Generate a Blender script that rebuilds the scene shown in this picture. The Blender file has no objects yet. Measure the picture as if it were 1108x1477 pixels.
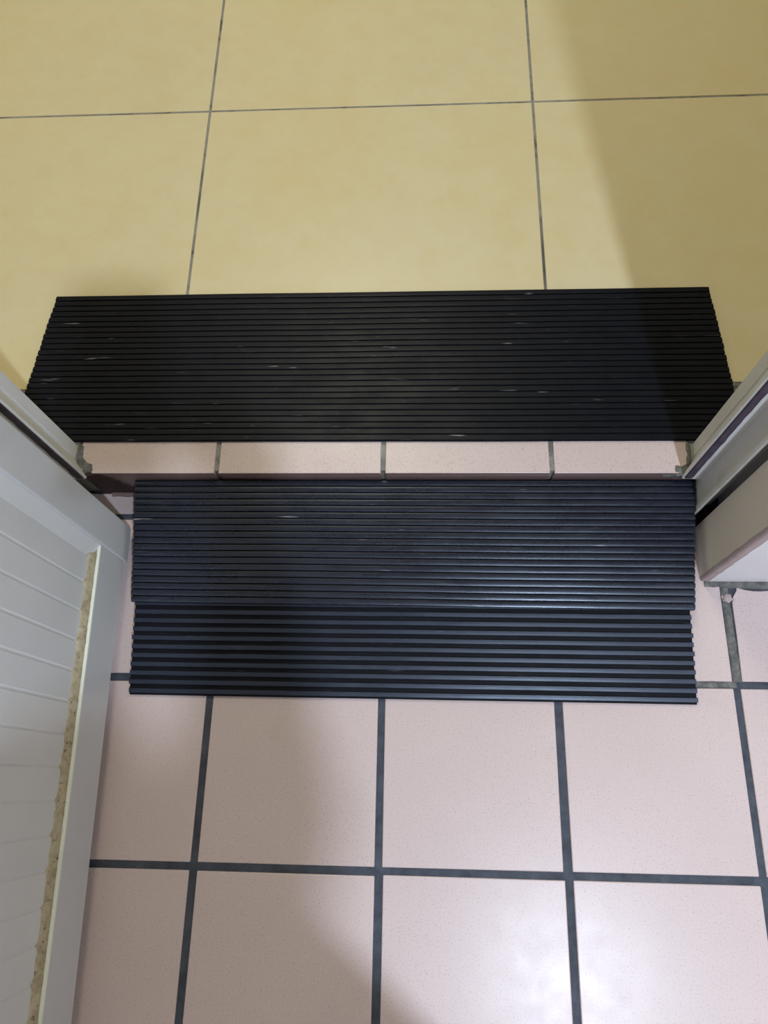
import bpy, bmesh, math, random
from mathutils import Vector, Matrix, noise
random.seed(7)

# ------------------------------------------------------------------ camera, world, lights, exposure
scene = bpy.context.scene
col = scene.collection
cam_d = bpy.data.cameras.new('camera')
cam = bpy.data.objects.new('camera', cam_d)
col.objects.link(cam)
CAM = Vector((0.06066, 0.11577, 1.12609))
CAM_ROT = (0.347612, 0.049299, 0.019770)
cam.location = CAM
cam.rotation_euler = CAM_ROT
cam_d.sensor_fit = 'HORIZONTAL'
cam_d.sensor_width = 36.0
cam_d.lens = 1075.795 / 1108.0 * 36.0
cam_d.clip_start = 0.005
scene.camera = cam

world = bpy.data.worlds.new('world')
scene.world = world
world.use_nodes = True
world.node_tree.nodes['Background'].inputs[0].default_value = (0.8, 0.9, 1.0, 1)
world.node_tree.nodes['Background'].inputs[1].default_value = 0.05

LAMP = (0.60, -0.58, 2.13)          # bathroom ceiling lamp
LAMP_W, LAMP_C = 39.0, (0.70, 0.83, 1.03)
ROOM_LAMP = (-0.25, 1.9, 2.52)      # lamp of the yellow-floored room
ROOM_W, ROOM_C = 22.5, (1.0, 0.95, 0.70)

def area(name, loc, size, power, color):
    d = bpy.data.lights.new(name, 'AREA')
    d.shape = 'DISK'; d.size = size; d.energy = power; d.color = color
    o = bpy.data.objects.new(name, d); o.location = loc
    col.objects.link(o)
    return o
area('bathroom_lamp_light', LAMP, 0.075, LAMP_W, LAMP_C)
area('room_lamp_light', ROOM_LAMP, 0.7, ROOM_W, ROOM_C)

vs = scene.view_settings
vs.view_transform = 'Standard'; vs.look = 'None'; vs.gamma = 1.0
vs.use_curve_mapping = False
vs.exposure = 0.0

# ------------------------------------------------------------------ helpers
def s2l(c):
    return tuple(((v / 255) / 12.92 if v / 255 <= 0.04045 else ((v / 255 + 0.055) / 1.055) ** 2.4) for v in c)

class NT:
    def __init__(self, name, rough=0.5, spec=0.5):
        self.m = bpy.data.materials.new(name); self.m.use_nodes = True
        self.t = self.m.node_tree; self.n = self.t.nodes; self.l = self.t.links
        self.b = self.n['Principled BSDF']
        self.b.inputs['Roughness'].default_value = rough
        self.b.inputs['Specular IOR Level'].default_value = spec
        g = self.n.new('ShaderNodeNewGeometry'); self.pos = g.outputs['Position']
    def mapped(self, scale):
        mp = self.n.new('ShaderNodeMapping'); mp.inputs['Scale'].default_value = scale
        self.l.new(self.pos, mp.inputs['Vector']); return mp.outputs['Vector']
    def noise(self, scale, detail=4, rough=0.55, stretch=None, seed=0.0):
        x = self.n.new('ShaderNodeTexNoise'); x.noise_dimensions = '4D'
        x.inputs['W'].default_value = seed
        x.inputs['Scale'].default_value = scale; x.inputs['Detail'].default_value = detail
        x.inputs['Roughness'].default_value = rough
        self.l.new(self.mapped(stretch) if stretch else self.pos, x.inputs['Vector'])
        return x.outputs['Fac']
    def ramp(self, fac, stops):
        r = self.n.new('ShaderNodeValToRGB'); e = r.color_ramp.elements
        while len(e) < len(stops): e.new(0.5)
        for k, (p, c) in enumerate(stops):
            e[k].position = p; e[k].color = (*c, 1) if len(c) == 3 else c
        self.l.new(fac, r.inputs['Fac']); return r.outputs['Color']
    def mix(self, fac, a, b, mode='MIX'):
        x = self.n.new('ShaderNodeMix'); x.data_type = 'RGBA'; x.blend_type = mode
        def put(v, s):
            if isinstance(v, (int, float)): s.default_value = v
            elif isinstance(v, tuple): s.default_value = (*v, 1)
            else: self.l.new(v, s)
        put(fac, x.inputs[0]); put(a, x.inputs[6]); put(b, x.inputs[7])
        return x.outputs[2]
    def color(self, c):
        if isinstance(c, tuple): self.b.inputs['Base Color'].default_value = (*c, 1)
        else: self.l.new(c, self.b.inputs['Base Color'])
    def rough(self, c): self.l.new(c, self.b.inputs['Roughness'])
    def bump(self, h, strength, dist=0.001):
        b = self.n.new('ShaderNodeBump'); b.inputs['Strength'].default_value = strength
        b.inputs['Distance'].default_value = dist
        self.l.new(h, b.inputs['Height']); self.l.new(b.outputs['Normal'], self.b.inputs['Normal'])

def g(v): return (v, v, v)
M = {}
# pink speckled ceramic
def pink(name, base, dark):
    m = NT(name, 0.28, 0.36)
    c = m.ramp(m.noise(5, 4), [(0.3, base), (0.75, tuple(v * 0.93 for v in base))])
    sp = m.ramp(m.noise(420, 2, 0.6, seed=3), [(0.35, g(1)), (0.44, g(0))])
    c = m.mix(m.mix(0.45, (0, 0, 0), sp), c, dark)
    st = m.ramp(m.noise(9, 5, 0.7, seed=8), [(0.62, g(0)), (0.8, g(0.28))])
    c = m.mix(st, c, tuple(v * 0.75 for v in dark))
    m.color(c)
    m.rough(m.ramp(m.noise(30, 3), [(0.3, g(0.30)), (0.7, g(0.36))]))
    m.bump(m.noise(420, 2), 0.05, 0.0004)
    return m.m
M['pink'] = pink('pink_tile', (0.60, 0.480, 0.455), (0.34, 0.255, 0.235))
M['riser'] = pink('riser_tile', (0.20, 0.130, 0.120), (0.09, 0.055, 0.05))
# yellow mottled stone-look tile
m = NT('yellow_tile', 0.32, 0.45)
c = m.ramp(m.noise(3.2, 6, 0.6), [(0.30, (0.63, 0.53, 0.30)), (0.55, (0.64, 0.56, 0.36)), (0.75, (0.61, 0.53, 0.34))])
c = m.mix(m.ramp(m.noise(22, 6, 0.7, seed=5), [(0.45, g(0)), (0.75, g(0.35))]), c, (0.60, 0.45, 0.21))
c = m.mix(m.ramp(m.noise(14, 5, 0.7, seed=9), [(0.5, g(0)), (0.8, g(0.4))]), c, (0.70, 0.63, 0.43))
m.color(c); m.bump(m.noise(180, 3), 0.06, 0.0005)
M['yellow'] = m.m
# grouts
m = NT('dark_grout', 0.7, 0.3)
c = m.ramp(m.noise(40, 5, 0.7), [(0.35, (0.035, 0.040, 0.052)), (0.6, (0.066, 0.074, 0.094)), (0.8, (0.10, 0.10, 0.10))])
c = m.mix(m.ramp(m.noise(13, 4, 0.7, seed=4), [(0.60, g(0)), (0.72, g(0.55))]), c, (0.13, 0.11, 0.085))
m.color(c); m.bump(m.noise(300, 4), 0.5, 0.001)
M['grout'] = m.m
m = NT('grey_grout', 0.7, 0.3)
c = m.ramp(m.noise(26, 5, 0.75), [(0.34, (0.05, 0.05, 0.05)), (0.48, (0.23, 0.22, 0.20)), (0.75, (0.34, 0.33, 0.29))])
c = m.mix(m.ramp(m.noise(3.1, 3, 0.6, seed=2), [(0.54, g(0)), (0.64, g(0.8))]), c, (0.05, 0.05, 0.05))
m.color(c); m.bump(m.noise(300, 4), 0.4, 0.001)
M['grout_y'] = m.m
m = NT('cement_mortar', 0.85, 0.25)
c = m.ramp(m.noise(70, 6, 0.75), [(0.3, (0.055, 0.06, 0.06)), (0.55, (0.17, 0.165, 0.15)), (0.8, (0.33, 0.30, 0.26))])
m.color(c); m.bump(m.noise(350, 5), 0.8, 0.002)
M['mortar'] = m.m
m = NT('brown_dirt_and_shade', 0.9, 0.2)
c = m.ramp(m.noise(120, 5, 0.75), [(0.3, (0.022, 0.014, 0.012)), (0.7, (0.075, 0.045, 0.038))])
m.color(c); m.bump(m.noise(400, 5), 0.8, 0.002)
M['dirt_and_shade'] = m.m  # grime on the riser break; also painted shade in the jamb gaps
# black rubber
def rubber(name, a, b, rough, spec, dust, tint=(1, 1, 1)):
    m = NT(name, rough, spec)
    m.b.inputs['Specular Tint'].default_value = (*tint, 1)
    c = m.ramp(m.noise(30, 4), [(0.3, a), (0.7, b)])
    d = m.ramp(m.noise(55, 6, 0.75, stretch=(0.22, 1.6, 1.6), seed=2), [(0.60, g(0)), (0.78, g(dust))])
    c = m.mix(d, c, (0.20, 0.20, 0.22))
    s = m.ramp(m.noise(160, 2, 0.5, stretch=(0.10, 1.0, 1.0), seed=6), [(0.70, g(0)), (0.76, g(0.5 * min(1, dust * 3)))])
    c = m.mix(s, c, (0.5, 0.5, 0.55))
    m.color(c)
    m.rough(m.ramp(m.noise(24, 5, 0.7, stretch=(0.5, 1.4, 1.4), seed=1), [(0.3, g(rough - 0.06)), (0.7, g(rough + 0.1))]))
    m.bump(m.noise(500, 3), 0.15, 0.0004)
    return m.m
M['rubber_top'] = rubber('rubber_charcoal', (0.0055, 0.0062, 0.0092), (0.0075, 0.0084, 0.0122), 0.38, 0.12, 0.24)
M['rubber_mid'] = rubber('rubber_blue_black', (0.0058, 0.0068, 0.0150), (0.0075, 0.0088, 0.0190), 0.27, 0.62, 0.24, (0.82, 0.90, 1.0))
M['rubber_low'] = rubber('rubber_navy_black', (0.0100, 0.0130, 0.0250), (0.0125, 0.0160, 0.0310), 0.33, 0.54, 0.12, (0.82, 0.90, 1.0))
M['rubber_base'] = rubber('rubber_backing', (0.0042, 0.0044, 0.0065), (0.0055, 0.0058, 0.0085), 0.6, 0.12, 0.05)
# paints and plastics
def paint(name, c0, rough, spec=0.45, stain=None, bumpy=0.03):
    m = NT(name, rough, spec)
    c = m.ramp(m.noise(7, 5, 0.65), [(0.3, c0), (0.75, tuple(v * 0.93 for v in c0))])
    if stain:
        c = m.mix(m.ramp(m.noise(18, 6, 0.75, seed=7), [(0.56, g(0)), (0.8, g(0.45))]), c, stain)
    m.color(c); m.bump(m.noise(120, 3), bumpy, 0.0006)
    return m.m
M['jamb'] = paint('frame_off_white', (0.74, 0.735, 0.71), 0.38, 0.45, (0.36, 0.32, 0.24))
M['door'] = paint('door_grey_white', (0.60, 0.605, 0.61), 0.34, 0.5, (0.50, 0.47, 0.41))
M['panel'] = paint('panel_white', (0.68, 0.68, 0.665), 0.30, 0.5, (0.58, 0.55, 0.47))
M['bead'] = paint('cream_bead_highlight', (0.80, 0.82, 0.70), 0.35)  # paler than the door: highlight of the rail ledge put into the colour
M['wall'] = paint('wall_white', (0.80, 0.78, 0.80), 0.55, 0.3, None, 0.1)
M['reveal'] = paint('reveal_taupe', (0.74, 0.69, 0.64), 0.45, 0.35)
M['cornerstrip'] = paint('corner_pinkish', (0.44, 0.35, 0.335), 0.6, 0.3, (0.06, 0.05, 0.055), 0.4)
M['cream_wall'] = paint('room_wall_cream', (0.74, 0.68, 0.52), 0.6, 0.3, None, 0.1)
M['bath_wall'] = paint('bath_wall_warm', (0.82, 0.745, 0.64), 0.5, 0.3, None, 0.1)
M['ceiling'] = paint('ceiling_white', (0.75, 0.75, 0.73), 0.7, 0.2, None, 0.1)
m = NT('gasket_purple', 0.6, 0.3)
m.color(m.ramp(m.noise(45, 5, 0.7), [(0.35, (0.055, 0.042, 0.062)), (0.7, (0.105, 0.082, 0.105))])); M['gasket'] = m.m
m = NT('stained_caulk', 0.75, 0.25)
c = m.ramp(m.noise(60, 6, 0.7), [(0.3, (0.26, 0.205, 0.12)), (0.52, (0.46, 0.39, 0.26)), (0.8, (0.55, 0.50, 0.37))])
c = m.mix(m.ramp(m.noise(140, 3, 0.6, seed=3), [(0.58, g(0)), (0.68, g(0.85))]), c, (0.09, 0.065, 0.045))
m.color(c); m.bump(m.noise(260, 5), 0.8, 0.0015); M['caulk'] = m.m
m = NT('lamp_diffuser', 0.4); m.color((0.9, 0.9, 0.9))
m.b.inputs['Emission Color'].default_value = (*LAMP_C, 1); m.b.inputs['Emission Strength'].default_value = 3.0; M['diffuser'] = m.m
m = NT('metal_hinge', 0.35); m.color((0.45, 0.45, 0.45)); m.b.inputs['Metallic'].default_value = 1.0; M['metal'] = m.m

def link(name, me, mt, parent=None):
    o = bpy.data.objects.new(name, me)
    if isinstance(mt, str): mt = M[mt]
    if mt and not me.materials: me.materials.append(mt)
    col.objects.link(o)
    if parent: o.parent = parent
    return o
def mesh(name, verts, faces, smooth=False):
    me = bpy.data.meshes.new(name); me.from_pydata([tuple(v) for v in verts], [], faces)
    bm = bmesh.new(); bm.from_mesh(me); bmesh.ops.recalc_face_normals(bm, faces=bm.faces[:]); bm.to_mesh(me); bm.free()
    if smooth: me.polygons.foreach_set('use_smooth', [True] * len(me.polygons))
    return me
def tag(o, label, cat, kind=None, group=None):
    o['label'] = label; o['category'] = cat
    if kind: o['kind'] = kind
    if group: o['group'] = group
    return o
def empty(name, loc, rz=0.0):
    o = bpy.data.objects.new(name, None); o.location = loc; o.rotation_euler = (0, 0, rz)
    o.empty_display_size = 0.05; col.objects.link(o); return o
def boxv(x0, x1, y0, y1, z0, z1):
    return ([(x0, y0, z0), (x1, y0, z0), (x1, y1, z0), (x0, y1, z0), (x0, y0, z1), (x1, y0, z1), (x1, y1, z1), (x0, y1, z1)],
            [(0, 3, 2, 1), (4, 5, 6, 7), (0, 1, 5, 4), (1, 2, 6, 5), (2, 3, 7, 6), (3, 0, 4, 7)])
def box(name, b, mt, parent=None, bev=0.0, seg=2):
    v, f = boxv(*b); me = mesh(name, v, f)
    if bev:
        bm = bmesh.new(); bm.from_mesh(me)
        bmesh.ops.bevel(bm, geom=bm.edges[:], offset=bev, segments=seg, affect='EDGES', profile=0.5)
        bm.to_mesh(me); bm.free()
    return link(name, me, mt, parent)
def prism(name, poly, z0, z1, mt, parent=None, bev=0.0):
    n = len(poly); v = [(x, y, z0) for x, y in poly] + [(x, y, z1) for x, y in poly]
    f = [tuple(range(n))[::-1], tuple(range(n, 2 * n))] + [(i, (i + 1) % n, n + (i + 1) % n, n + i) for i in range(n)]
    me = mesh(name, v, f)
    if bev:
        bm = bmesh.new(); bm.from_mesh(me)
        bm.edges.ensure_lookup_table()
        ed = [e for e in bm.edges if all(abs(q.co.z - z1) < 1e-6 for q in e.verts)]
        bmesh.ops.bevel(bm, geom=ed, offset=bev, segments=2, affect='EDGES', profile=0.5)
        bm.to_mesh(me); bm.free()
    return link(name, me, mt, parent)

# ------------------------------------------------------------------ structure: lower floor
P = 0.257            # lower tile pitch
H = 0.0843           # step height
JT = 0.0105          # joint width
fl = tag(box('floor', (-0.80, 1.25, -1.62, 0.64, -0.08, -0.0022), 'grout'),
         'pink square tile floor with dark grout in front of the step', 'floor', 'structure')
def tile_mesh(name, w, d, t=0.006, bev=0.0014):
    hw, hd = w / 2, d / 2
    v, f = boxv(-hw, hw, -hd, hd, -t, 0); me = mesh(name, v, f)
    bm = bmesh.new(); bm.from_mesh(me)
    ed = [e for e in bm.edges if not all(abs(q.co.z + t) < 1e-6 for q in e.verts)]
    bmesh.ops.bevel(bm, geom=ed, offset=bev, segments=2, affect='EDGES', profile=0.5)
    bm.to_mesh(me); bm.free(); return me
def jig(a=0.0008): return random.uniform(-a, a)
tm = tile_mesh('tile', P - JT, P - JT); tm.materials.append(M['pink'])
WY = 0.4115          # front plane of the door wall
for i in range(-3, 4):
    for j in range(-6, 2):
        x, y = (i + 0.5) * P, (j + 0.5) * P
        if i == 2 and j == 1: continue
        t = link('tile', tm, None, fl); t.location = (x + jig(), y + jig(), jig(0.0003))
        t.rotation_euler = (jig(0.0015), jig(0.0015), jig(0.002))
# the strip of tiles between the second row and the riser
for i in range(-2, 2):
    box('tile', (i * P + JT / 2, (i + 1) * P - JT / 2, 2 * P + JT / 2, 0.5545, -0.006, 0.0), 'pink', fl, 0.0012)
# broken tile by the wall corner: its upper edge is ragged and buried in mortar
x0, x1 = 2 * P + 0.009, 3 * P
pts = [(x0, P + JT / 2), (x1, P + JT / 2), (x1, 0.397)]
nx = 22
for k in range(1, nx):
    x = x1 + (x0 - x1) * k / nx
    d = 0.4015 + 0.003 * noise.noise(Vector((x * 45, 1.3, 0))) - 0.005 * math.exp(-((x - 0.565) / 0.022) ** 2)
    pts.append((x, d))
pts += [(x0 + 0.010, 0.397), (x0 + 0.004, 0.388), (x0 + 0.0015, 0.378), (x0 + 0.0015, 0.33)]
prism('tile', pts, -0.006, 0.0006, 'pink', fl, 0.0008)
def strip(name, path, w, zt, mt, parent, amp=0.0025, sub=14, seed=0.0):
    # ragged low ridge of mortar along a path
    v, f = [], []
    n = len(path)
    dense = []
    for a, b in zip(path[:-1], path[1:]):
        for k in range(sub): dense.append((a[0] + (b[0] - a[0]) * k / sub, a[1] + (b[1] - a[1]) * k / sub))
    dense.append(path[-1])
    for k, (x, y) in enumerate(dense):
        q = dense[min(k + 1, len(dense) - 1)]; r = dense[max(k - 1, 0)]
        t = Vector((q[0] - r[0], q[1] - r[1], 0)).normalized(); nn = Vector((-t.y, t.x, 0))
        for s, hgt in ((-1, -0.004), (-0.75, zt * 0.8), (0, zt), (0.75, zt * 0.8), (1, -0.004)):
            e = amp * noise.noise(Vector((x * 90 + s * 3, y * 90, seed))) if abs(s) > 0.3 else 0
            hz = 0.0012 * noise.noise(Vector((x * 120, y * 120 + s, seed + 4))) if hgt > 0 else 0
            c = Vector((x, y, 0)) + nn * (s * w / 2 + e)
            v.append((c.x, c.y, hgt + hz))
    for k in range(len(dense) - 1):
        for s in range(4):
            a = k * 5 + s; f.append((a, a + 1, a + 6, a + 5))
    return link(name, mesh(name, v, f, True), mt, parent)
strip('mortar_strip', [(0.487, 0.4085), (0.78, 0.4045)], 0.014, 0.0012, 'mortar', fl, 0.003, 60)
strip('mortar_joint', [(2 * P + 0.003, P + 0.004), (2 * P + 0.0015, 0.402)], 0.0135, 0.0007, 'mortar', fl, 0.0022, 50, 5.0)
strip('mortar_joint', [(0.452, P + 0.0005), (2 * P, P + 0.0005)], 0.0105, 0.0004, 'mortar', fl, 0.0012, 30, 9.0)

# ------------------------------------------------------------------ step with tiled top and riser
stp = tag(box('step', (-0.62, 0.62, 0.5605, 0.7005, -0.02, H - 0.0025), 'grout_y'),
          'low step of cut pink tiles between the two rubber mats', 'step', 'structure')
gx = [-0.4755, -0.2577, -0.0012, 0.2534, 0.4570]
for k in range(4):
    a, b = gx[k] + (0.0035 if k else 0), gx[k + 1] - (0.0035 if k < 3 else 0)
    if k == 0:
        pl = [(a + 0.022, 0.5553), (b, 0.5553), (b, 0.6990), (a, 0.6990), (a + 0.0005, 0.598), (a + 0.004, 0.583), (a + 0.012, 0.573), (a + 0.021, 0.570)]
        prism('tread_tile', pl, H - 0.009, H, 'pink', stp, 0.0012)
    elif k == 3:
        pl = [(a, 0.5548), (b - 0.018, 0.5548), (b - 0.010, 0.566), (b, 0.572), (b, 0.6990), (a, 0.6990)]
        prism('tread_tile', pl, H - 0.009, H, 'pink', stp, 0.0012)
    else:
        box('tread_tile', (a, b, 0.5551, 0.6990, H - 0.009, H), 'pink', stp, 0.0012)
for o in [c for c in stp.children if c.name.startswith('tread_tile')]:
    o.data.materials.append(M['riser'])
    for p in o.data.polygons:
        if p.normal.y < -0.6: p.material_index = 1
rx = [-0.452, -0.2577, -0.0012, 0.2534, 0.4560]
for k in range(4):
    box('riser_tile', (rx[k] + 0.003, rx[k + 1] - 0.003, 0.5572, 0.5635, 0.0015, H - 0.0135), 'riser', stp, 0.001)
def lump(name, c, r, mt, parent, seed, amp=0.45, flat=0.6):
    bm = bmesh.new(); bmesh.ops.create_icosphere(bm, subdivisions=3, radius=1.0)
    for q in bm.verts:
        n = 1 + amp * noise.noise(q.co * 1.6 + Vector((seed, 0, 0))) + 0.2 * noise.noise(q.co * 4 + Vector((0, seed, 0)))
        q.co = Vector((q.co.x * r[0] * n + c[0], q.co.y * r[1] * n + c[1], q.co.z * r[2] * n * flat + c[2]))
    me = bpy.data.meshes.new(name); bm.to_mesh(me); bm.free()
    me.polygons.foreach_set('use_smooth', [True] * len(me.polygons))
    return link(name, me, mt, parent)
lump('mortar_lump', (-0.4745, 0.586, H - 0.004), (0.009, 0.026, 0.008), 'mortar', stp, 1.0)
lump('mortar_lump', (-0.459, 0.566, H - 0.005), (0.013, 0.010, 0.010), 'mortar', stp, 2.0)
lump('mortar_lump', (0.4555, 0.590, H - 0.004), (0.007, 0.026, 0.008), 'mortar', stp, 3.0)
lump('mortar_lump', (0.441, 0.560, H - 0.004), (0.011, 0.009, 0.009), 'mortar', stp, 4.0)
lump('mortar_lump', (0.428, 0.556, H - 0.008), (0.010, 0.004, 0.006), 'mortar', stp, 4.7)
# grimy break at the left end of the riser where the tile is missing
pts = [(-0.468, H - 0.004), (-0.446, H - 0.004)]
for k in range(1, 16):
    q = k / 16
    pts.append((-0.446 + 0.045 * q ** 0.8 + 0.004 * noise.noise(Vector((q * 9, 1, 0))), (H - 0.004) * (1 - q) + 0.002 + 0.004 * noise.noise(Vector((q * 11, 7, 0)))))
pts += [(-0.396, 0.0), (-0.468, 0.0)]
n = len(pts)
v = [(x, 0.5535 + 0.002 * noise.noise(Vector((x * 80, z * 80, 0))), z) for x, z in pts] + [(x, 0.5640, z) for x, z in pts]
link('dirt_patch', mesh('dirt_patch', v, [tuple(range(n)), tuple(range(n, 2 * n))[::-1]] + [(k, (k + 1) % n, n + (k + 1) % n, n + k) for k in range(n)]), 'dirt_and_shade', stp)
lump('gap_shade_fill', (0.497, 0.517, 0.002), (0.020, 0.020, 0.012), 'dirt_and_shade', stp, 7.0, 0.4, 1.0)  # dark lump added over the gap floor, painted shade between jamb and reveal
lump('gap_shade_fill', (-0.515, 0.517, 0.002), (0.020, 0.020, 0.012), 'dirt_and_shade', stp, 9.0, 0.4, 1.0)  # same added dark fill, shade by colour in the left gap
lump('tile_chip', (2 * P + 0.0035, 0.3855, 0.0015), (0.0080, 0.0060, 0.003), 'cornerstrip', fl, 8.0, 0.6)
strip('mortar_strip', [(-0.452, 0.5535), (-0.385, 0.5535)], 0.010, 0.006, 'riser', stp, 0.002, 40, 2.0)

# ------------------------------------------------------------------ yellow floor of the room beyond
uf = tag(box('upper_floor', (-1.62, 1.85, 0.6995, 3.40, -0.02, H - 0.0015), 'grout_y'),
         'pale yellow large tile floor beyond the doorway', 'floor', 'structure')
YP, YJ = 0.5995, 0.0046
RA = Matrix.Rotation(0.004, 4, 'Z')
def ytile(x0, x1, y0, y1):
    w, d = x1 - x0 - YJ, y1 - y0 - YJ
    key = (round(w, 4), round(d, 4))
    if key not in ycache:
        ycache[key] = tile_mesh('floor_tile', w, d, 0.006, 0.0008); ycache[key].materials.append(M['yellow'])
    t = link('floor_tile', ycache[key], None, uf)
    c = RA @ Vector(((x0 + x1) / 2, (y0 + y1) / 2 - 1.2925, 0))
    t.location = (c.x, c.y + 1.2925, H + jig(0.0002)); t.rotation_euler = (0, 0, 0.004)
ycache = {}
for i in range(-2, 3):
    xx0, xx1 = -0.3405 + i * YP, -0.3405 + (i + 1) * YP
    ytile(xx0, xx1, 0.7035, 1.2925)
    for j in range(3): ytile(xx0, xx1, 1.2925 + j * YP, 1.2925 + (j + 1) * YP)

# ------------------------------------------------------------------ door wall, frame
CZ, HZ = 2.24, 2.03
FY = 0.6035          # far face of the wall
wr = tag(prism('wall_right', [(0.4925, WY), (1.25, WY), (1.85, WY), (1.85, FY), (0.525, FY), (0.525, 0.4955), (0.4925, 0.4955)], 0, 2.6, 'wall'),
         'white wall at the right of the doorway', 'wall', 'structure')
prism('reveal_panel', [(0.4815, 0.4185), (0.4925, 0.4185), (0.4925, 0.4955), (0.4815, 0.4955)], 0, HZ, 'reveal', wr)
# ragged corner strip between reveal and wall face
v, f = [], []
NZ = 120
for k in range(NZ + 1):
    z = HZ * (k / NZ) ** 1.6
    e = 0.0016 * noise.noise(Vector((z * 60, 0, 2)))
    e2 = 0.0016 * noise.noise(Vector((z * 60, 5, 2)))
    v += [(0.4813, 0.4188 + e, z), (0.4818 + e2, 0.4128, z), (0.4932 + e, 0.4108, z), (0.4935, 0.4150, z)]
for k in range(NZ):
    for s in range(3): a = k * 4 + s; f.append((a, a + 1, a + 5, a + 4))
link('corner_strip', mesh('corner_strip', v, f, True), 'cornerstrip', wr)
wl = tag(prism('wall_left', [(-0.80, WY), (-0.497, WY), (-0.497, 0.4955), (-0.543, 0.4955), (-0.543, FY), (-1.62, FY), (-1.62, WY)], 0, 2.6, 'wall'),
         'white wall at the left of the doorway behind the open door', 'wall', 'structure')
tag(box('wall_above', (-0.543, 0.525, WY, FY, HZ + 0.03, 2.6), 'wall'), 'white wall strip above the door opening', 'wall', 'structure')

fr = tag(empty('trim_1', (0, 0.55, 0)), 'off-white door frame standing on the pink step', 'door frame', 'structure')
def jamb(side, xf, ztop):
    # d = how far the profile stands into the opening; side +1 = right jamb
    prof = [(-0.045, 0.6045), (-0.001, 0.6045), (0.0, 0.6035), (0.0, 0.5800), (0.0020, 0.5765), (0.0195, 0.5545), (0.0214, 0.5520),
            (0.0214, 0.5505), (0.0200, 0.5485), (-0.0052, 0.5475), (-0.0055, 0.5460), (-0.0055, 0.5160), (-0.0030, 0.5145),
            (-0.0026, 0.5115), (-0.0034, 0.5070), (-0.0060, 0.5055), (-0.0085, 0.5070), (-0.0095, 0.5360), (-0.045, 0.5360)]
    stop = [p for p in prof]
    pl = [(xf - side * d, y - 0.55) for d, y in stop]
    o = prism('jamb', pl, H - 0.006, ztop, 'jamb', fr)
    # foot of the jamb below the step edge, without the stop
    q = [(xf - side * d, y - 0.55) for d, y in [(-0.045, 0.5535), (-0.0055, 0.5535), (-0.0055, 0.5160), (-0.0030, 0.5145), (-0.0034, 0.5070), (-0.0060, 0.5055), (-0.0085, 0.5070), (-0.0095, 0.5360), (-0.045, 0.5360)]]
    prism('jamb_foot', q, 0.0, H - 0.006, 'jamb', fr)
    # gasket in the rebate, dirty and uneven
    v, f = [], []
    n = 140
    for k in range(n + 1):
        z = H + (ztop - H) * (k / n) ** 1.5
        e = 0.0020 * noise.noise(Vector((z * 45, side, 0)))
        v += [(xf - side * 0.0195, -0.0017, z), (xf - side * 0.0185, -0.0040, z), (xf - side * (0.0090 + e), -0.0040, z), (xf - side * (0.0085 + e), -0.0022, z)]
    for k in range(n):
        for s in range(3): a = k * 4 + s; f.append((a, a + 1, a + 5, a + 4))
    gk = link('gasket', mesh('gasket', v, f, False), 'gasket', o)
    # thin groove bead on the face
    box('face_bead', (min(xf, xf - side * 0.0012), max(xf, xf - side * 0.0012), 0.0335, 0.0350, H, ztop), 'jamb', o)
    return o
jamb(1, 0.4660, HZ)
jamb(-1, -0.4840, HZ)
box('frame_head', (-0.540, 0.522, -0.0445, 0.0545, HZ, HZ + 0.03), 'jamb', fr, 0.002)

# ------------------------------------------------------------------ rest of the two rooms
tag(box('wall_west', (-0.84, -0.80, -1.66, WY, 0, CZ), 'bath_wall'), 'white bathroom wall behind the open door', 'wall', 'structure')
tag(box('wall_east', (1.25, 1.29, -1.66, WY, 0, CZ), 'bath_wall'), 'white bathroom wall on the right side', 'wall', 'structure')
tag(box('wall_south', (-0.84, 1.29, -1.66, -1.62, 0, CZ), 'bath_wall'), 'white bathroom wall behind the photographer', 'wall', 'structure')
tag(box('ceiling', (-0.84, 1.29, -1.66, WY, CZ, CZ + 0.04), 'ceiling'), 'white ceiling of the bathroom', 'ceiling', 'structure')
tag(box('room_wall_north', (-1.62, 1.85, 3.40, 3.44, 0, 2.6), 'cream_wall'), 'cream wall at the far end of the yellow-floored room', 'wall', 'structure')
tag(box('room_wall_west', (-1.66, -1.62, FY, 3.44, 0, 2.6), 'cream_wall'), 'cream wall on the left of the yellow-floored room', 'wall', 'structure')
tag(box('room_wall_east', (1.85, 1.89, FY, 3.44, 0, 2.6), 'cream_wall'), 'cream wall on the right of the yellow-floored room', 'wall', 'structure')
tag(box('room_ceiling', (-1.66, 1.89, FY, 3.44, 2.6, 2.64), 'ceiling'), 'white ceiling of the yellow-floored room', 'ceiling', 'structure')
def lathe(name, prof, mt, parent, n=40):
    v, f = [], []
    for r, z in prof:
        for k in range(n): a = 2 * math.pi * k / n; v.append((r * math.cos(a), r * math.sin(a), z))
    for j in range(len(prof) - 1):
        for k in range(n): f.append((j * n + k, j * n + (k + 1) % n, (j + 1) * n + (k + 1) % n, (j + 1) * n + k))
    f.append(tuple(range(n))); f.append(tuple(range((len(prof) - 1) * n, len(prof) * n)))
    return link(name, mesh(name, v, f), mt, parent)
def ceiling_lamp(loc, r, ztop, label):
    e = tag(empty('ceiling_lamp', (loc[0], loc[1], ztop)), label, 'lamp')
    d = loc[2] - ztop
    lathe('lamp_housing', [(r, 0), (r * 1.02, d * 0.35), (r, d * 0.5)], 'ceiling', e)
    lathe('lamp_shade', [(r * 0.95, d * 0.5), (r * 0.88, d * 0.8), (r * 0.6, d + 0.012), (r * 0.5, d + 0.012)], 'diffuser', e)
ceiling_lamp(LAMP, 0.11, CZ, 'round ceiling lamp of the bathroom')
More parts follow.
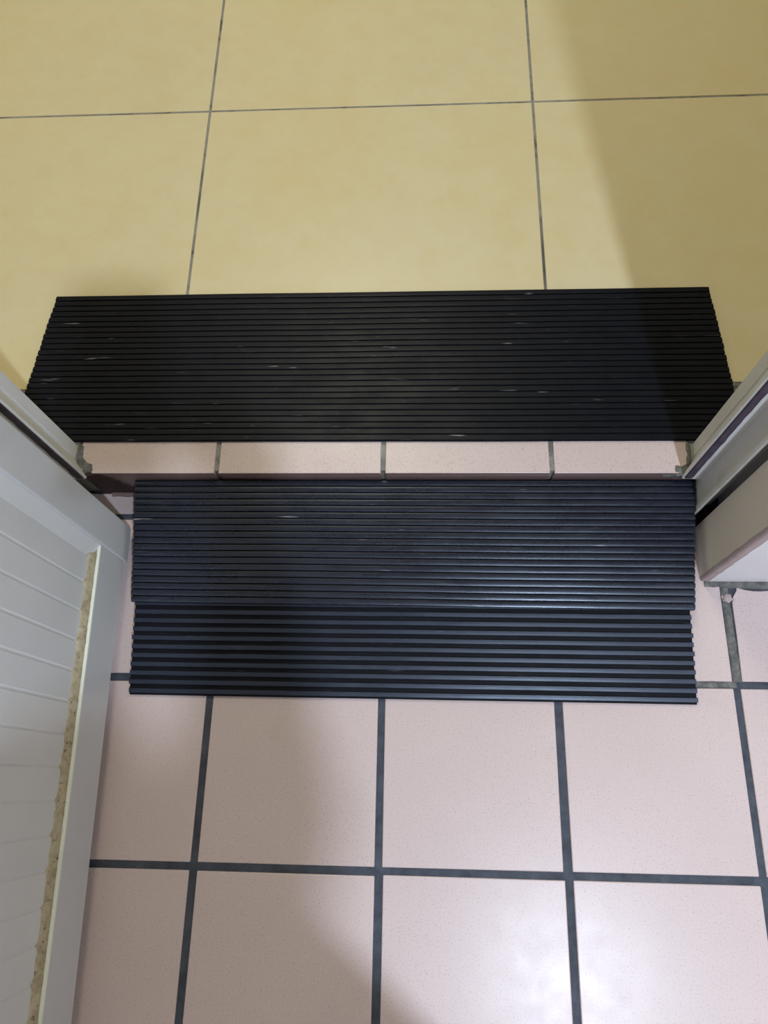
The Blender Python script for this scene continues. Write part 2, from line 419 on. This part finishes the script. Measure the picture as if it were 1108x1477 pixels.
ceiling_lamp(ROOM_LAMP, 0.38, 2.6, 'large round ceiling lamp of the yellow-floored room')

# ------------------------------------------------------------------ rubber mats
def mat_ribbed(name, label, LF, RF, LB, RB, nr, mt, pitch_prof, base_t, up, wob=0.0006, nseg=40, edge=0.0008, group=None):
    """LF, RF, LB, RB: corners of the sheet's UNDERSIDE (left/right, front/back); ribs run left to right.
       pitch_prof: cross-section of one rib, (fraction of pitch, height above backing)."""
    LF, RF, LB, RB = map(Vector, (LF, RF, LB, RB)); up = Vector(up).normalized()
    org = (LF + RF) / 2
    root = tag(empty(name, org), label, 'mat')
    sd = random.random() * 50
    def P3(u, w, h):
        a = LF.lerp(LB, w); b = RF.lerp(RB, w)
        p = a.lerp(b, u) + up * h
        ax = (RF - LF).normalized(); ay = (LB - LF).normalized()
        p += ay * wob * noise.noise(Vector((u * 5, w * 3, sd)))
        return p - org
    # backing: a sheet with a slightly serrated left and right edge
    v, f = [], []
    nw = nr * 2
    for j in range(nw + 1):
        for i in range(nseg + 1):
            u = i / nseg
            if i == 0: u -= edge * 0.0
            v.append(P3(u, j / nw, base_t))
    for j in range(nw + 1):
        for i in range(nseg + 1): v.append(P3(i / nseg, j / nw, 0))
    N = (nw + 1) * (nseg + 1)
    idx = lambda i, j, s: s * N + j * (nseg + 1) + i
    for j in range(nw):
        for i in range(nseg):
            f.append((idx(i, j, 0), idx(i + 1, j, 0), idx(i + 1, j + 1, 0), idx(i, j + 1, 0)))
            f.append((idx(i, j, 1), idx(i, j + 1, 1), idx(i + 1, j + 1, 1), idx(i + 1, j, 1)))
    for i in range(nseg):
        f.append((idx(i, 0, 0), idx(i, 0, 1), idx(i + 1, 0, 1), idx(i + 1, 0, 0)))
        f.append((idx(i, nw, 0), idx(i + 1, nw, 0), idx(i + 1, nw, 1), idx(i, nw, 1)))
    for j in range(nw):
        f.append((idx(0, j, 0), idx(0, j + 1, 0), idx(0, j + 1, 1), idx(0, j, 1)))
        f.append((idx(nseg, j, 0), idx(nseg, j, 1), idx(nseg, j + 1, 1), idx(nseg, j + 1, 0)))
    link('backing', mesh('backing', v, f), 'rubber_base', root)
    L = (RF - LF).length
    for k in range(nr):
        v, f = [], []
        el, er = random.uniform(0, 1) * edge / L, random.uniform(0, 1) * edge / L
        np_ = len(pitch_prof)
        for i in range(nseg + 1):
            u = -el + (1 + el + er) * i / nseg
            for (q, hh) in pitch_prof:
                v.append(P3(u, (k + q) / nr, base_t + hh))
        for i in range(nseg):
            for s in range(np_ - 1):
                a = i * np_ + s; f.append((a, a + np_, a + np_ + 1, a + 1))
        f.append(tuple(range(np_))); f.append(tuple(range(nseg * np_, nseg * np_ + np_)))
        link('rib', mesh('rib', v, f), mt, root)
    return root
def domed(sag, top=0.0026, a=0.085, b=0.895, n=10):
    pr = [(a - 0.012, -0.0004), (a, top - sag - 0.0006)]
    for k in range(n + 1):
        q = k / n; w = 0.03 + 0.94 * q
        pr.append((a + (b - a) * w, top - sag * (2 * w - 1) ** 2))
    return pr + [(b, top - sag - 0.0006), (b + 0.012, -0.0004)]
top_prof, mid_prof = domed(0.00012), domed(0.00034)
flat_prof = [(0.22, -0.0004), (0.235, 0.0030), (0.27, 0.0034), (0.50, 0.00345), (0.71, 0.0034), (0.745, 0.0030), (0.76, -0.0004)]
mat_ribbed('rubber_mat', 'wide black ribbed rubber mat on the yellow tile floor above the step',
           (-0.5925, 0.6085, H + 0.0006), (0.5420, 0.6065, H + 0.0006), (-0.5600, 0.8790, H + 0.0006), (0.5205, 0.8805, H + 0.0006),
           26, 'rubber_top', top_prof, 0.0028, (0, 0, 1), 0.0008, 44, 0.0016)
SL = 0.157
UP = (0, -SL, 1)
def ramp_z(y, off=0.0): return 0.0012 + SL * (y - 0.229) + off
yl, yr, yb = 0.2310, 0.2285, 0.5530
mat_ribbed('rubber_mat', 'black rubber mat with broad flat ribs, lowest one, sloping onto the pink tile floor',
           (-0.3785, yl, ramp_z(yl)), (0.4535, yr, ramp_z(yr)), (-0.3800, yb - 0.001, ramp_z(yb - 0.001)), (0.4500, yb - 0.001, ramp_z(yb - 0.001)),
           25, 'rubber_low', flat_prof, 0.0026, UP, 0.0005, 40, 0.0012)
yl, yr, yb = 0.3655, 0.3600, 0.5535
mat_ribbed('rubber_mat', 'blue-black fine-ribbed rubber mat leaning against the step, overlapping the lowest mat',
           (-0.3830, yl, ramp_z(yl, 0.0066)), (0.4565, yr, ramp_z(yr, 0.0066)), (-0.3915, yb, ramp_z(yb, 0.0066)), (0.4690, yb, ramp_z(yb, 0.0066)),
           19, 'rubber_mid', mid_prof, 0.0026, UP, 0.0005, 40, 0.0008)

# ------------------------------------------------------------------ open door (left)
dr = tag(empty('door_1', (-0.4070, 0.4895, 0), 0.0299), 'open grey-white panelled door with vertical boards at the left', 'door', 'structure')
DW, DT, DH = 0.865, 0.038, 1.995
SW = 0.060                                             # stile width
# local: face at x = 0 (facing +x), leaf runs to -y, hinge edge at y = 0
def dbox(name, b, mt, bev=0.0015, parent=dr): return box(name, b, mt, parent, bev, 3)
dbox('stile', (-DT, 0.0015, -SW, 0.0, 0.0165, DH), 'door', 0.004)
dbox('stile', (-DT, 0.0015, -DW, -DW + SW, 0.0165, DH), 'door', 0.004)
dbox('bottom_rail', (-DT + 0.001, 0.0, -DW + SW - 0.001, -SW + 0.001, 0.0300, 0.1150), 'door', 0.0012)
dbox('top_rail', (-DT + 0.001, 0.0, -DW + SW - 0.001, -SW + 0.001, DH - 0.09, DH - 0.002), 'door', 0.0012)
# bead along the top of the bottom rail; cream tone paints the ledge's highlight
br = dbox('rail_bead', (-0.0075, 0.0006, -DW + SW, -SW - 0.001, 0.1150, 0.1195), 'bead', 0.0008)
# sloped mouldings from stile into the panel
for (ya, yb_) in ((-SW, -SW - 0.022), (-DW + SW, -DW + SW + 0.022)):
    pl = [(-0.001, ya), (-0.003, ya + (yb_ - ya) * 0.25), (-0.0085, yb_), (-0.014, yb_), (-0.014, ya)]
    prism('moulding', pl, 0.117, DH - 0.09, 'panel', dr)
# vertical boards, each with softly rounded long edges
BP = 0.0405
yy = -SW - 0.020
nb = int((DW - 2 * SW - 0.04) / BP)
bprof = [(0.0, -0.0190), (0.0, -0.00975), (0.0013, -0.00955), (0.0026, -0.0088), (BP / 2, -0.0088), (BP - 0.0026, -0.0088), (BP - 0.0013, -0.00955), (BP, -0.00975), (BP, -0.0190)]
bme = mesh('board', [(x, -q, z) for z in (0.108, DH - 0.085) for q, x in bprof],
           [tuple(range(9)), tuple(range(9, 18))[::-1]] + [(i, i + 1, i + 10, i + 9) for i in range(8)] + [(8, 0, 9, 17)])
bme.materials.append(M['panel'])
for k in range(nb + 1):
    b = link('board', bme, None, dr); b.location = (0, yy - k * BP, 0)
dbox('back_panel', (-DT + 0.004, -0.0185, -DW + SW, -SW, 0.10, DH - 0.085), 'door', 0.0)
# stained caulk fillet between the bottom rail and the boards, with blobs where the grooves end
v, f = [], []
nc = 420
ya, ye = -SW - 0.002, -DW + SW + 0.002
for k in range(nc + 1):
    y = ya + (ye - ya) * k / nc
    ph = ((yy - y) % BP) / BP
    blob = math.exp(-((min(ph, 1 - ph)) / 0.10) ** 2)
    n1 = noise.noise(Vector((y * 70, 0, 0))); n2 = noise.noise(Vector((y * 160, 3, 0)))
    corner = math.exp(-((y + SW) / 0.018) ** 2)
    top = 0.1350 + 0.0028 * n1 + 0.0015 * n2 + 0.0035 * blob + 0.012 * corner
    out = 0.0020 * n2 + 0.0018 * blob
    v += [(-0.0105, y, 0.1145), (-0.0030 + 0.0004 * n1, y, 0.1178), (-0.0048 + out * 0.6, y, 0.1240), (-0.0070 + out, y, 0.1295 + 0.001 * n2), (-0.0082 + out * 0.4, y, top - 0.001), (-0.0115, y, top)]
for k in range(nc):
    for s in range(5): a = k * 6 + s; f.append((a, a + 1, a + 7, a + 6))
link('caulk', mesh('caulk', v, f, True), 'caulk', dr)
# hinges and lever handle (above the view)
for z in (0.55, 1.05, 1.72):
    h = lathe('hinge', [(0.006, 0), (0.006, 0.09)], 'metal', dr, 16); h.location = (-DT - 0.004, 0.004, z)
hp = dbox('handle_plate', (0.0, 0.006, -DW + 0.010, -DW + 0.050, 0.93, 1.10), 'metal', 0.002)
hb = box('lever', (0.018, 0.034, -DW + 0.022, -DW + 0.145, 1.03, 1.05), 'metal', hp, 0.006)
box('spindle', (0.004, 0.030, -DW + 0.022, -DW + 0.038, 1.032, 1.048), 'metal', hp, 0.003)

# ------------------------------------------------------------------ the photographer (stands behind the camera and shades the left of the floor)
def fabric(name, c0, rough=0.85):
    m = NT(name, rough, 0.2)
    m.color(m.ramp(m.noise(60, 4), [(0.3, c0), (0.75, tuple(v * 0.85 for v in c0))]))
    m.bump(m.noise(500, 2), 0.3, 0.001); M[name] = m.m
fabric('shirt_grey', (0.20, 0.21, 0.23)); fabric('trousers_navy', (0.03, 0.035, 0.055)); fabric('hair_black', (0.012, 0.010, 0.009), 0.5)
fabric('skin', (0.52, 0.33, 0.24), 0.5); fabric('slipper_rubber', (0.06, 0.06, 0.065), 0.6); fabric('phone_black', (0.012, 0.012, 0.014), 0.25)
fabric('eye_dark', (0.02, 0.015, 0.012), 0.2); fabric('lip', (0.42, 0.19, 0.16), 0.5)

def skin_piece(chain, edges, root=0, sub=2):
    """chain: (x, y, z, rx, ry) per joint; returns verts, faces of the skinned, subdivided surface"""
    me = bpy.data.meshes.new('tmp'); me.from_pydata([c[:3] for c in chain], edges, [])
    o = bpy.data.objects.new('tmp', me); col.objects.link(o)
    o.modifiers.new('s', 'SKIN'); sm = o.modifiers.new('d', 'SUBSURF'); sm.levels = sub; sm.render_levels = sub
    if not me.skin_vertices:
        bm = bmesh.new(); bm.from_mesh(me); bm.verts.layers.skin.verify(); bm.to_mesh(me); bm.free()
    for k, c in enumerate(chain):
        d = me.skin_vertices[0].data[k]; d.radius = (c[3], c[4]); d.use_root = (k == root)
    dg = bpy.context.evaluated_depsgraph_get(); ev = o.evaluated_get(dg); em = ev.to_mesh()
    vv = [v.co.copy() for v in em.vertices]; ff = [tuple(p.vertices) for p in em.polygons]
    ev.to_mesh_clear(); bpy.data.objects.remove(o); bpy.data.meshes.remove(me)
    return vv, ff
def ch(*pts): return [(p[0], p[1], p[2], p[3], p[4] if len(p) > 4 else p[3]) for p in pts]
def line(n, s=0): return [(s + i, s + i + 1) for i in range(n - 1)]

PX, PY = 0.15, -0.385
RW, LW = (0.190, -0.045, 1.085), (-0.100, -0.330, 0.850)      # wrists
HX = PX - 0.045
pv, pf, pm = [], [], []
def addp(vf, mat):
    o = len(pv); pv.extend(vf[0]); pf.extend([tuple(i + o for i in q) for q in vf[1]]); pm.extend([mat] * len(vf[1]))
# torso, neck, both legs and arms: one skeleton
sk = ch((HX, PY, 0.90, .155, .105), (HX + .025, PY + .01, 1.08, .150, .105), (PX, PY, 1.26, .165, .110), (PX, PY - .01, 1.38, .120, .085),
        (PX, PY + .02, 1.47, .055, .055), (PX, PY + .05, 1.55, .052, .055),
        (HX + .105, PY, 0.82, .088, .092), (HX + .11, PY + .015, 0.47, .060, .064), (HX + .115, PY - .015, 0.045, .040, .044),
        (HX - .105, PY, 0.82, .088, .092), (HX - .11, PY + .015, 0.47, .060, .064), (HX - .115, PY - .015, 0.045, .040, .044),
        (PX + .175, PY, 1.385, .062, .062), (PX + .085, PY + .150, 1.14, .046, .048), (*RW, .031, .029),
        (PX - .175, PY, 1.385, .062, .062), (PX - .230, PY + .01, 1.115, .046, .048), (*LW, .031, .029))
ed = [(0, 1), (1, 2), (2, 3), (3, 4), (4, 5), (0, 6), (6, 7), (7, 8), (0, 9), (9, 10), (10, 11), (3, 12), (12, 13), (13, 14), (3, 15), (15, 16), (16, 17)]
addp(skin_piece(sk, ed, 0), None)
# hands: palm and five fingers each
for s in (1, -1):
    wr_ = Vector(RW if s > 0 else LW)
    hr = Matrix.Identity(3) if s > 0 else Matrix.Rotation(-math.pi / 2, 3, 'X')      # the left hand hangs down
    def at(v): return wr_ + hr @ Vector(v)
    pc = Vector((-s * .010, .062, -.004))
    addp(skin_piece(ch((*at((0, -.035, 0)), .026, .024), (*at((0, 0, 0)), .026, .020), (*at((-s * .004, .03, -.002)), .030, .016), (*at(pc), .032, .014), (*at(pc + Vector((0, .022, 0))), .026, .012)), line(5), 0), 'skin')
    for off, ln in ((.024, .060), (.008, .068), (-.008, .063), (-.024, .050)):
        if s > 0:      # curled across the back of the phone
            b = pc + Vector((s * .006, off * 0.9, .002)); a1 = b + Vector((-s * .25 * ln, .010, .012))
            a2 = a1 + Vector((-s * .42 * ln, .004, .004)); a3 = a2 + Vector((-s * .3 * ln, 0, -.008))
        else:          # relaxed, slightly bent
            b = pc + Vector((off, .010, 0)); a1 = b + Vector((0, .45 * ln, -.004)); a2 = a1 + Vector((0, .36 * ln, -.012)); a3 = a2 + Vector((0, .22 * ln, -.014))
        addp(skin_piece(ch((*at(b), .0085), (*at(a1), .0085), (*at(a2), .0078), (*at(a3), .0065)), line(4), 0), 'skin')
    tb = Vector((-s * .016, .03, -.004)); t1 = tb + Vector((-s * .018, .022, -.002)); t2 = t1 + Vector((-s * .010, .026, .002))
    addp(skin_piece(ch((*at(tb), .012), (*at(t1), .0105), (*at(t2), .008)), line(3), 0), 'skin')
# head: shaped ball with brow, nose, chin, ears, looking down at the phone
hm = Matrix.Translation((PX, PY + .075, 1.635)) @ Matrix.Rotation(-0.55, 4, 'X')
bm = bmesh.new(); bmesh.ops.create_uvsphere(bm, u_segments=40, v_segments=28, radius=1)
for q in bm.verts:
    x, y, z = q.co
    w = 0.074 * (1 - 0.22 * max(0, -z)); d = 0.094 * (1 - 0.10 * max(0, -z)); hgt = 0.112
    n = Vector((x * w, y * d, z * hgt))
    if y > 0:
        n.y += 0.020 * math.exp(-((x / .16) ** 2 + ((z + .18) / .20) ** 2))       # nose
        n.y -= 0.008 * (math.exp(-(((x - .42) / .17) ** 2 + ((z - .06) / .12) ** 2)) + math.exp(-(((x + .42) / .17) ** 2 + ((z - .06) / .12) ** 2)))
        n.y += 0.007 * math.exp(-((x / .35) ** 2 + ((z + .55) / .10) ** 2))
        n.y += 0.010 * math.exp(-((x / .4) ** 2 + ((z + .86) / .16) ** 2))
    if abs(x) > .9: n.x += math.copysign(0.012, x) * math.exp(-(((y + .1) / .22) ** 2 + ((z + .02) / .25) ** 2))
    q.co = hm @ n
addp(([q.co.copy() for q in bm.verts], [tuple(q.index for q in p.verts) for p in bm.faces]), 'skin'); bm.free()

person = empty('person', (PX, PY, 0)); tag(person, 'person in grey shirt and navy trousers standing over the tiles holding a phone', 'person')
me = bpy.data.meshes.new('body'); me.from_pydata([tuple(v - Vector((PX, PY, 0))) for v in pv], [], pf)
att = me.attributes.new('bare', 'INT', 'FACE'); att.data.foreach_set('value', [1 if t == 'skin' else 0 for t in pm])
ARMS = ((Vector((PX + .085, PY + .150, 1.14)), Vector(RW)), (Vector((PX - .230, PY + .01, 1.115)), Vector(LW)))
cuts = [(Vector((0, 0, .90)), Vector((0, 0, 1))), (Vector((0, 0, .10)), Vector((0, 0, 1))), (Vector((0, 0, 1.45)), Vector((0, 0, 1)))]
cuts += [(ea + (eb - ea) * 0.15 - Vector((PX, PY, 0)), eb - ea) for ea, eb in ARMS]
bm = bmesh.new(); bm.from_mesh(me)
for co, no in cuts: bmesh.ops.bisect_plane(bm, geom=bm.verts[:] + bm.edges[:] + bm.faces[:], plane_co=co, plane_no=no)   # clean hems
bm.to_mesh(me); bm.free()
pm = list(range(len(me.polygons)))
me.attributes['bare'].data.foreach_get('value', pm); pm = ['skin' if t else None for t in pm]
for k in ('shirt_grey', 'trousers_navy', 'skin'): me.materials.append(M[k])
for p, t in zip(me.polygons, pm):
    p.use_smooth = True; c = p.center
    w_ = c + Vector((PX, PY, 0))
    bare = False
    for ea, eb in ARMS:
        q = (w_ - ea).dot(eb - ea) / (eb - ea).length_squared
        if q > 0.15 and (w_ - ea - (eb - ea) * q).length < 0.05: bare = True
    p.material_index = 2 if (t == 'skin' or c.z > 1.45 or bare or c.z < .10) else (0 if c.z > .90 else 1)
link('body', me, None, person)
# hair cap, eyes, lips, slippers
bm = bmesh.new(); bmesh.ops.create_uvsphere(bm, u_segments=36, v_segments=24, radius=1)
bmesh.ops.delete(bm, geom=[q for q in bm.verts if q.co.z < (0.42 if q.co.y > 0.25 else (-0.35 if q.co.y < 0 else 0.05))], context='VERTS')
for q in bm.verts:
    n = 1 + 0.05 * noise.noise(q.co * 9)
    q.co = hm @ Vector((q.co.x * .082 * n, q.co.y * .103 * n - .003, q.co.z * .121 * n)) - Vector((PX, PY, 0))
me = bpy.data.meshes.new('hair'); bm.to_mesh(me); bm.free(); link('hair', me, 'hair_black', person)
for s in (-1, 1):
    c = hm @ Vector((s * .031, .079, .006)) - Vector((PX, PY, 0))
    lump('eye', c, (.010, .007, .006), 'eye_dark', person, 0.0, 0.0, 1.0)
c = hm @ Vector((0, .088, -.060)) - Vector((PX, PY, 0)); lump('lips', c, (.022, .008, .006), 'lip', person, 0.0, 0.05, 1.0)
for s in (-1, 1):
    cx, cy = HX - PX + s * .115, .015
    pl = [(cx + .045 * math.sin(a) * (1.05 if math.cos(a) > 0 else .85), cy + .125 * math.cos(a)) for a in [2 * math.pi * k / 28 for k in range(28)]]
    sl = prism('slipper', pl, 0.001, 0.022, 'slipper_rubber', person, 0.004)
    fv = skin_piece(ch((cx, cy - .035, .075, .038, .036), (cx, cy - .03, .055, .036, .034), (cx, cy + .05, .046, .040, .024), (cx, cy + .105, .036, .036, .015)), line(4), 0)
    fm = bpy.data.meshes.new('foot'); fm.from_pydata([tuple(q) for q in fv[0]], [], fv[1]); fm.polygons.foreach_set('use_smooth', [True] * len(fm.polygons))
    link('foot', fm, 'skin', sl)
# the phone in the right hand, just behind the viewpoint
cm = Matrix.LocRotScale(CAM, __import__('mathutils').Euler(CAM_ROT), None)
phc = cm @ Vector((0.027, -0.050, 0.016))
ph = empty('smartphone', phc); ph.rotation_euler = CAM_ROT
tag(ph, 'black smartphone held level in one hand', 'phone')
box('phone_body', (-0.038, 0.038, -0.08, 0.08, -0.004, 0.004), 'phone_black', ph, 0.003, 3)
box('phone_screen', (-0.0355, 0.0355, -0.077, 0.077, 0.0040, 0.0044), 'eye_dark', ph)
